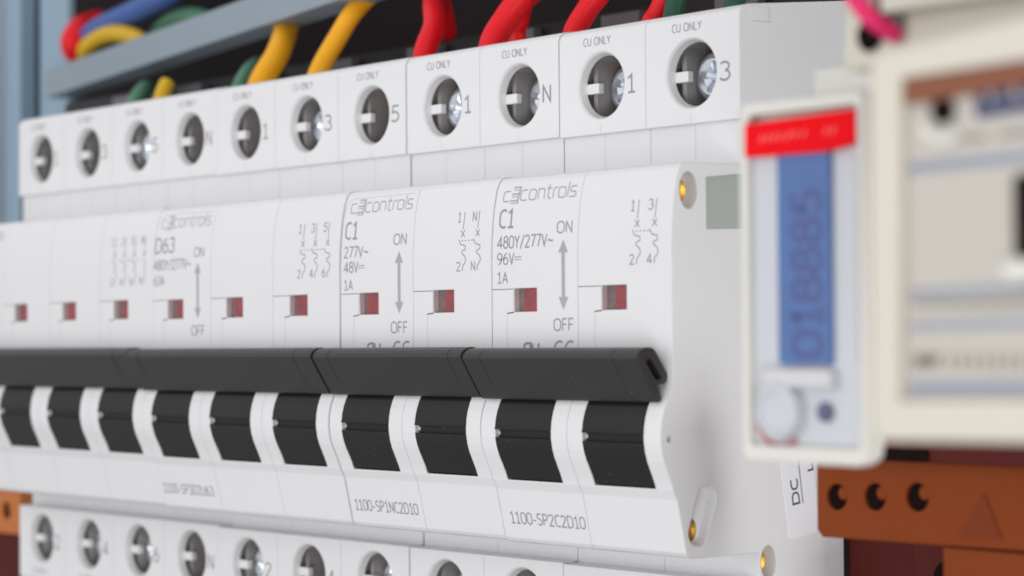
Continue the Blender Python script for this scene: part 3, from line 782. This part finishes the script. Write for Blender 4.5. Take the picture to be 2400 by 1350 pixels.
# ------------------------------------------------------------------ cabinet post, duct and dark terminal strip behind
org = (-280, 62, -150)
cp = empty('cabinet_post', org, 'powder blue folded steel cabinet post at the left edge', 'cabinet post')
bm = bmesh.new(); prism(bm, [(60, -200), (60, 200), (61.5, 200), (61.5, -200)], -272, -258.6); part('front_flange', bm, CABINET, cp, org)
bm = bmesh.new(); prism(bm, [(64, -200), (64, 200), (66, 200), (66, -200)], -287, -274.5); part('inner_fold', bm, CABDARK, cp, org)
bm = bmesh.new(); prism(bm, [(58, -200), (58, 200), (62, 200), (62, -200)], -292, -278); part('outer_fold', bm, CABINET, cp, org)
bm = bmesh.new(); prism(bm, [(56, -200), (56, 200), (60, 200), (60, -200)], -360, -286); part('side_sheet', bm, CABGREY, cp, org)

# wiring duct lid: tilted down leftwards to fit its slope in the image, running slightly away from the row towards the left
a = Vector((-60, 22, 0)); dirv = Vector((-.989, .15, 0)).normalized(); nrm = Vector((-dirv.y, dirv.x, 0))
bm = bmesh.new()
sec = [(0, 48.9), (0, 54.6), (1.0, 55.6), (7, 55.9), (7, 48.9)]
rings = []
for t in (-75, 196):
    rings.append([(a + dirv * t - nrm * o).to_tuple()[:2] + (z + 3.4 - (t - 59) * .0246,) for o, z in sec])
loft(bm, rings)
tag(mesh_obj('wiring_duct', bm, DUCT), 'long blue-grey wiring duct edge crossing behind the breakers', 'wiring duct')

org = (-120, 70, 30)
ts = empty('terminal_strip', org, 'black terminal strip behind the breakers, under the wires', 'terminal strip')
bm = bmesh.new(); box(bm, -246, 10, 52, 75, 10, 47); part('body', bm, BLOCK, ts, org)
for k in range(9):
    x = -222 + k * 26
    bm = bmesh.new(); box(bm, x, x + 9, 50, 52.2, 43.5, 46.2); part('clamp_plate', bm, GREYMETAL, ts, org)

# ------------------------------------------------------------------ wires: one object each
def wire(pts, rad, m, label, group='wires rising from the breakers'):
    up = 2.1 if 'behind' in group else 1.35
    bm = bmesh.new(); tube(bm, [(x, y, z + up) for x, y, z in pts], rad)
    return tag(mesh_obj('wire', bm, m, smooth=True), label, 'wire', group)
wire([(-133.5, 26, 30), (-133.2, 28, 38), (-134.5, 33, 44.5), (-143, 41, 52), (-151, 45, 57), (-156, 47, 66), (-160, 52, 95), (-166, 70, 130)], 2.25, WYEL, 'thick orange-yellow wire, left of the two close together')
wire([(-115.7, 26, 30), (-115.6, 28, 38), (-113.5, 31.5, 45.5), (-112, 34, 50), (-113, 42, 57), (-118, 50, 66), (-124, 58, 95), (-128, 75, 130)], 1.75, WYEL, 'thinner orange-yellow wire, right of the two close together')
wire([(-168.5, 26, 30), (-168.9, 29, 38), (-169.4, 30.5, 41.0), (-169.6, 31.2, 42.0)], 1.5, WYEL2, 'short lemon yellow wire end just above the second pole')
wire([(-80.3, 23, 30), (-80.3, 24, 38), (-81.5, 27, 43), (-86.5, 31, 48.0), (-96, 40, 50), (-104, 48, 46)], 1.85, WRED, 'red wire bending over, above the three-pole breaker')
wire([(-62.8, 22.5, 30), (-62.8, 23.5, 37.5), (-61.3, 25.5, 42), (-58.5, 27.5, 47), (-57, 29, 56), (-58, 34, 90), (-60, 60, 130)], 2.1, WRED, 'thick red wire above the pole lettered N')
wire([(-66, 34, 30), (-68.8, 34, 40), (-67.5, 33.5, 43), (-66.5, 34, 46), (-70, 42, 50)], 1.5, WRED, 'dark red wire tucked behind the thick red one')
wire([(-44.5, 23, 30), (-44.5, 24, 37), (-43, 25.5, 41), (-40.5, 27, 45), (-38, 28, 54), (-36, 34, 90), (-38, 60, 130)], 1.75, WRED, 'red wire above the pole numbered 1, second breaker from right')
wire([(-27.5, 23, 30), (-28, 24, 36.5), (-27.2, 25, 39), (-25, 26, 44), (-23, 27, 52), (-20, 34, 90), (-22, 60, 130)], 1.5, WRED, 'red wire beside the green one, near the right end')
wire([(-23.6, 23, 30), (-23.7, 24, 36), (-23.7, 25, 40), (-23, 27, 52), (-20, 40, 90), (-26, 62, 130)], 1.55, WGRN, 'dark green wire right of a red one')
wire([(-8.6, 20, 30), (-8.6, 20.5, 36.5), (-8.4, 22, 39), (-8, 24, 50), (-8, 36, 90), (-12, 62, 130)], 1.2, WGRN, 'dark green wire at the last pole on the right')
wire([(-146, 30, 34), (-147, 33, 40), (-150, 38, 44), (-156, 46, 46)], 1.3, WGRN2, 'sea green wire stub under the duct')
wire([(-190, 34, 34), (-192, 37, 40), (-196, 42, 44), (-204, 48, 45)], 1.5, WGRN2, 'sea green wire stub near the far left terminals')
wire([(-258, 70, 52), (-252.6, 61, 57.6), (-245, 60, 60.3), (-237, 60, 60.6), (-229, 60, 58.8), (-223.5, 60, 56.0)], 2.0, WYEL2, 'lemon yellow wire arching over the duct at far left', 'wires behind the duct')
wire([(-257.5, 63, 57.0), (-254.8, 59, 60), (-256.5, 62, 64), (-262, 70, 67)], 2.9, WRED, 'red wire bend beside the blue wire at far left', 'wires behind the duct')
wire([(-256, 62, 60.4), (-248, 62, 63.0), (-238, 62, 64.4), (-226, 62, 66.2), (-212, 62, 70), (-190, 64, 90), (-180, 75, 130)], 2.7, WBLU, 'blue wire slanting up at far left', 'wires behind the duct')
wire([(-236, 68, 58), (-226, 66, 61.6), (-217, 65, 62.6), (-208, 65, 61.0), (-200, 66, 56)], 2.0, WGRN2, 'sea green wire arching behind the duct', 'wires behind the duct')
wire([(-95, 60, 60), (-70, 58, 54), (-50, 55, 52), (-30, 50, 54)], 1.2, WYEL, 'dim amber wire deep behind the red wires', 'wires behind the duct')
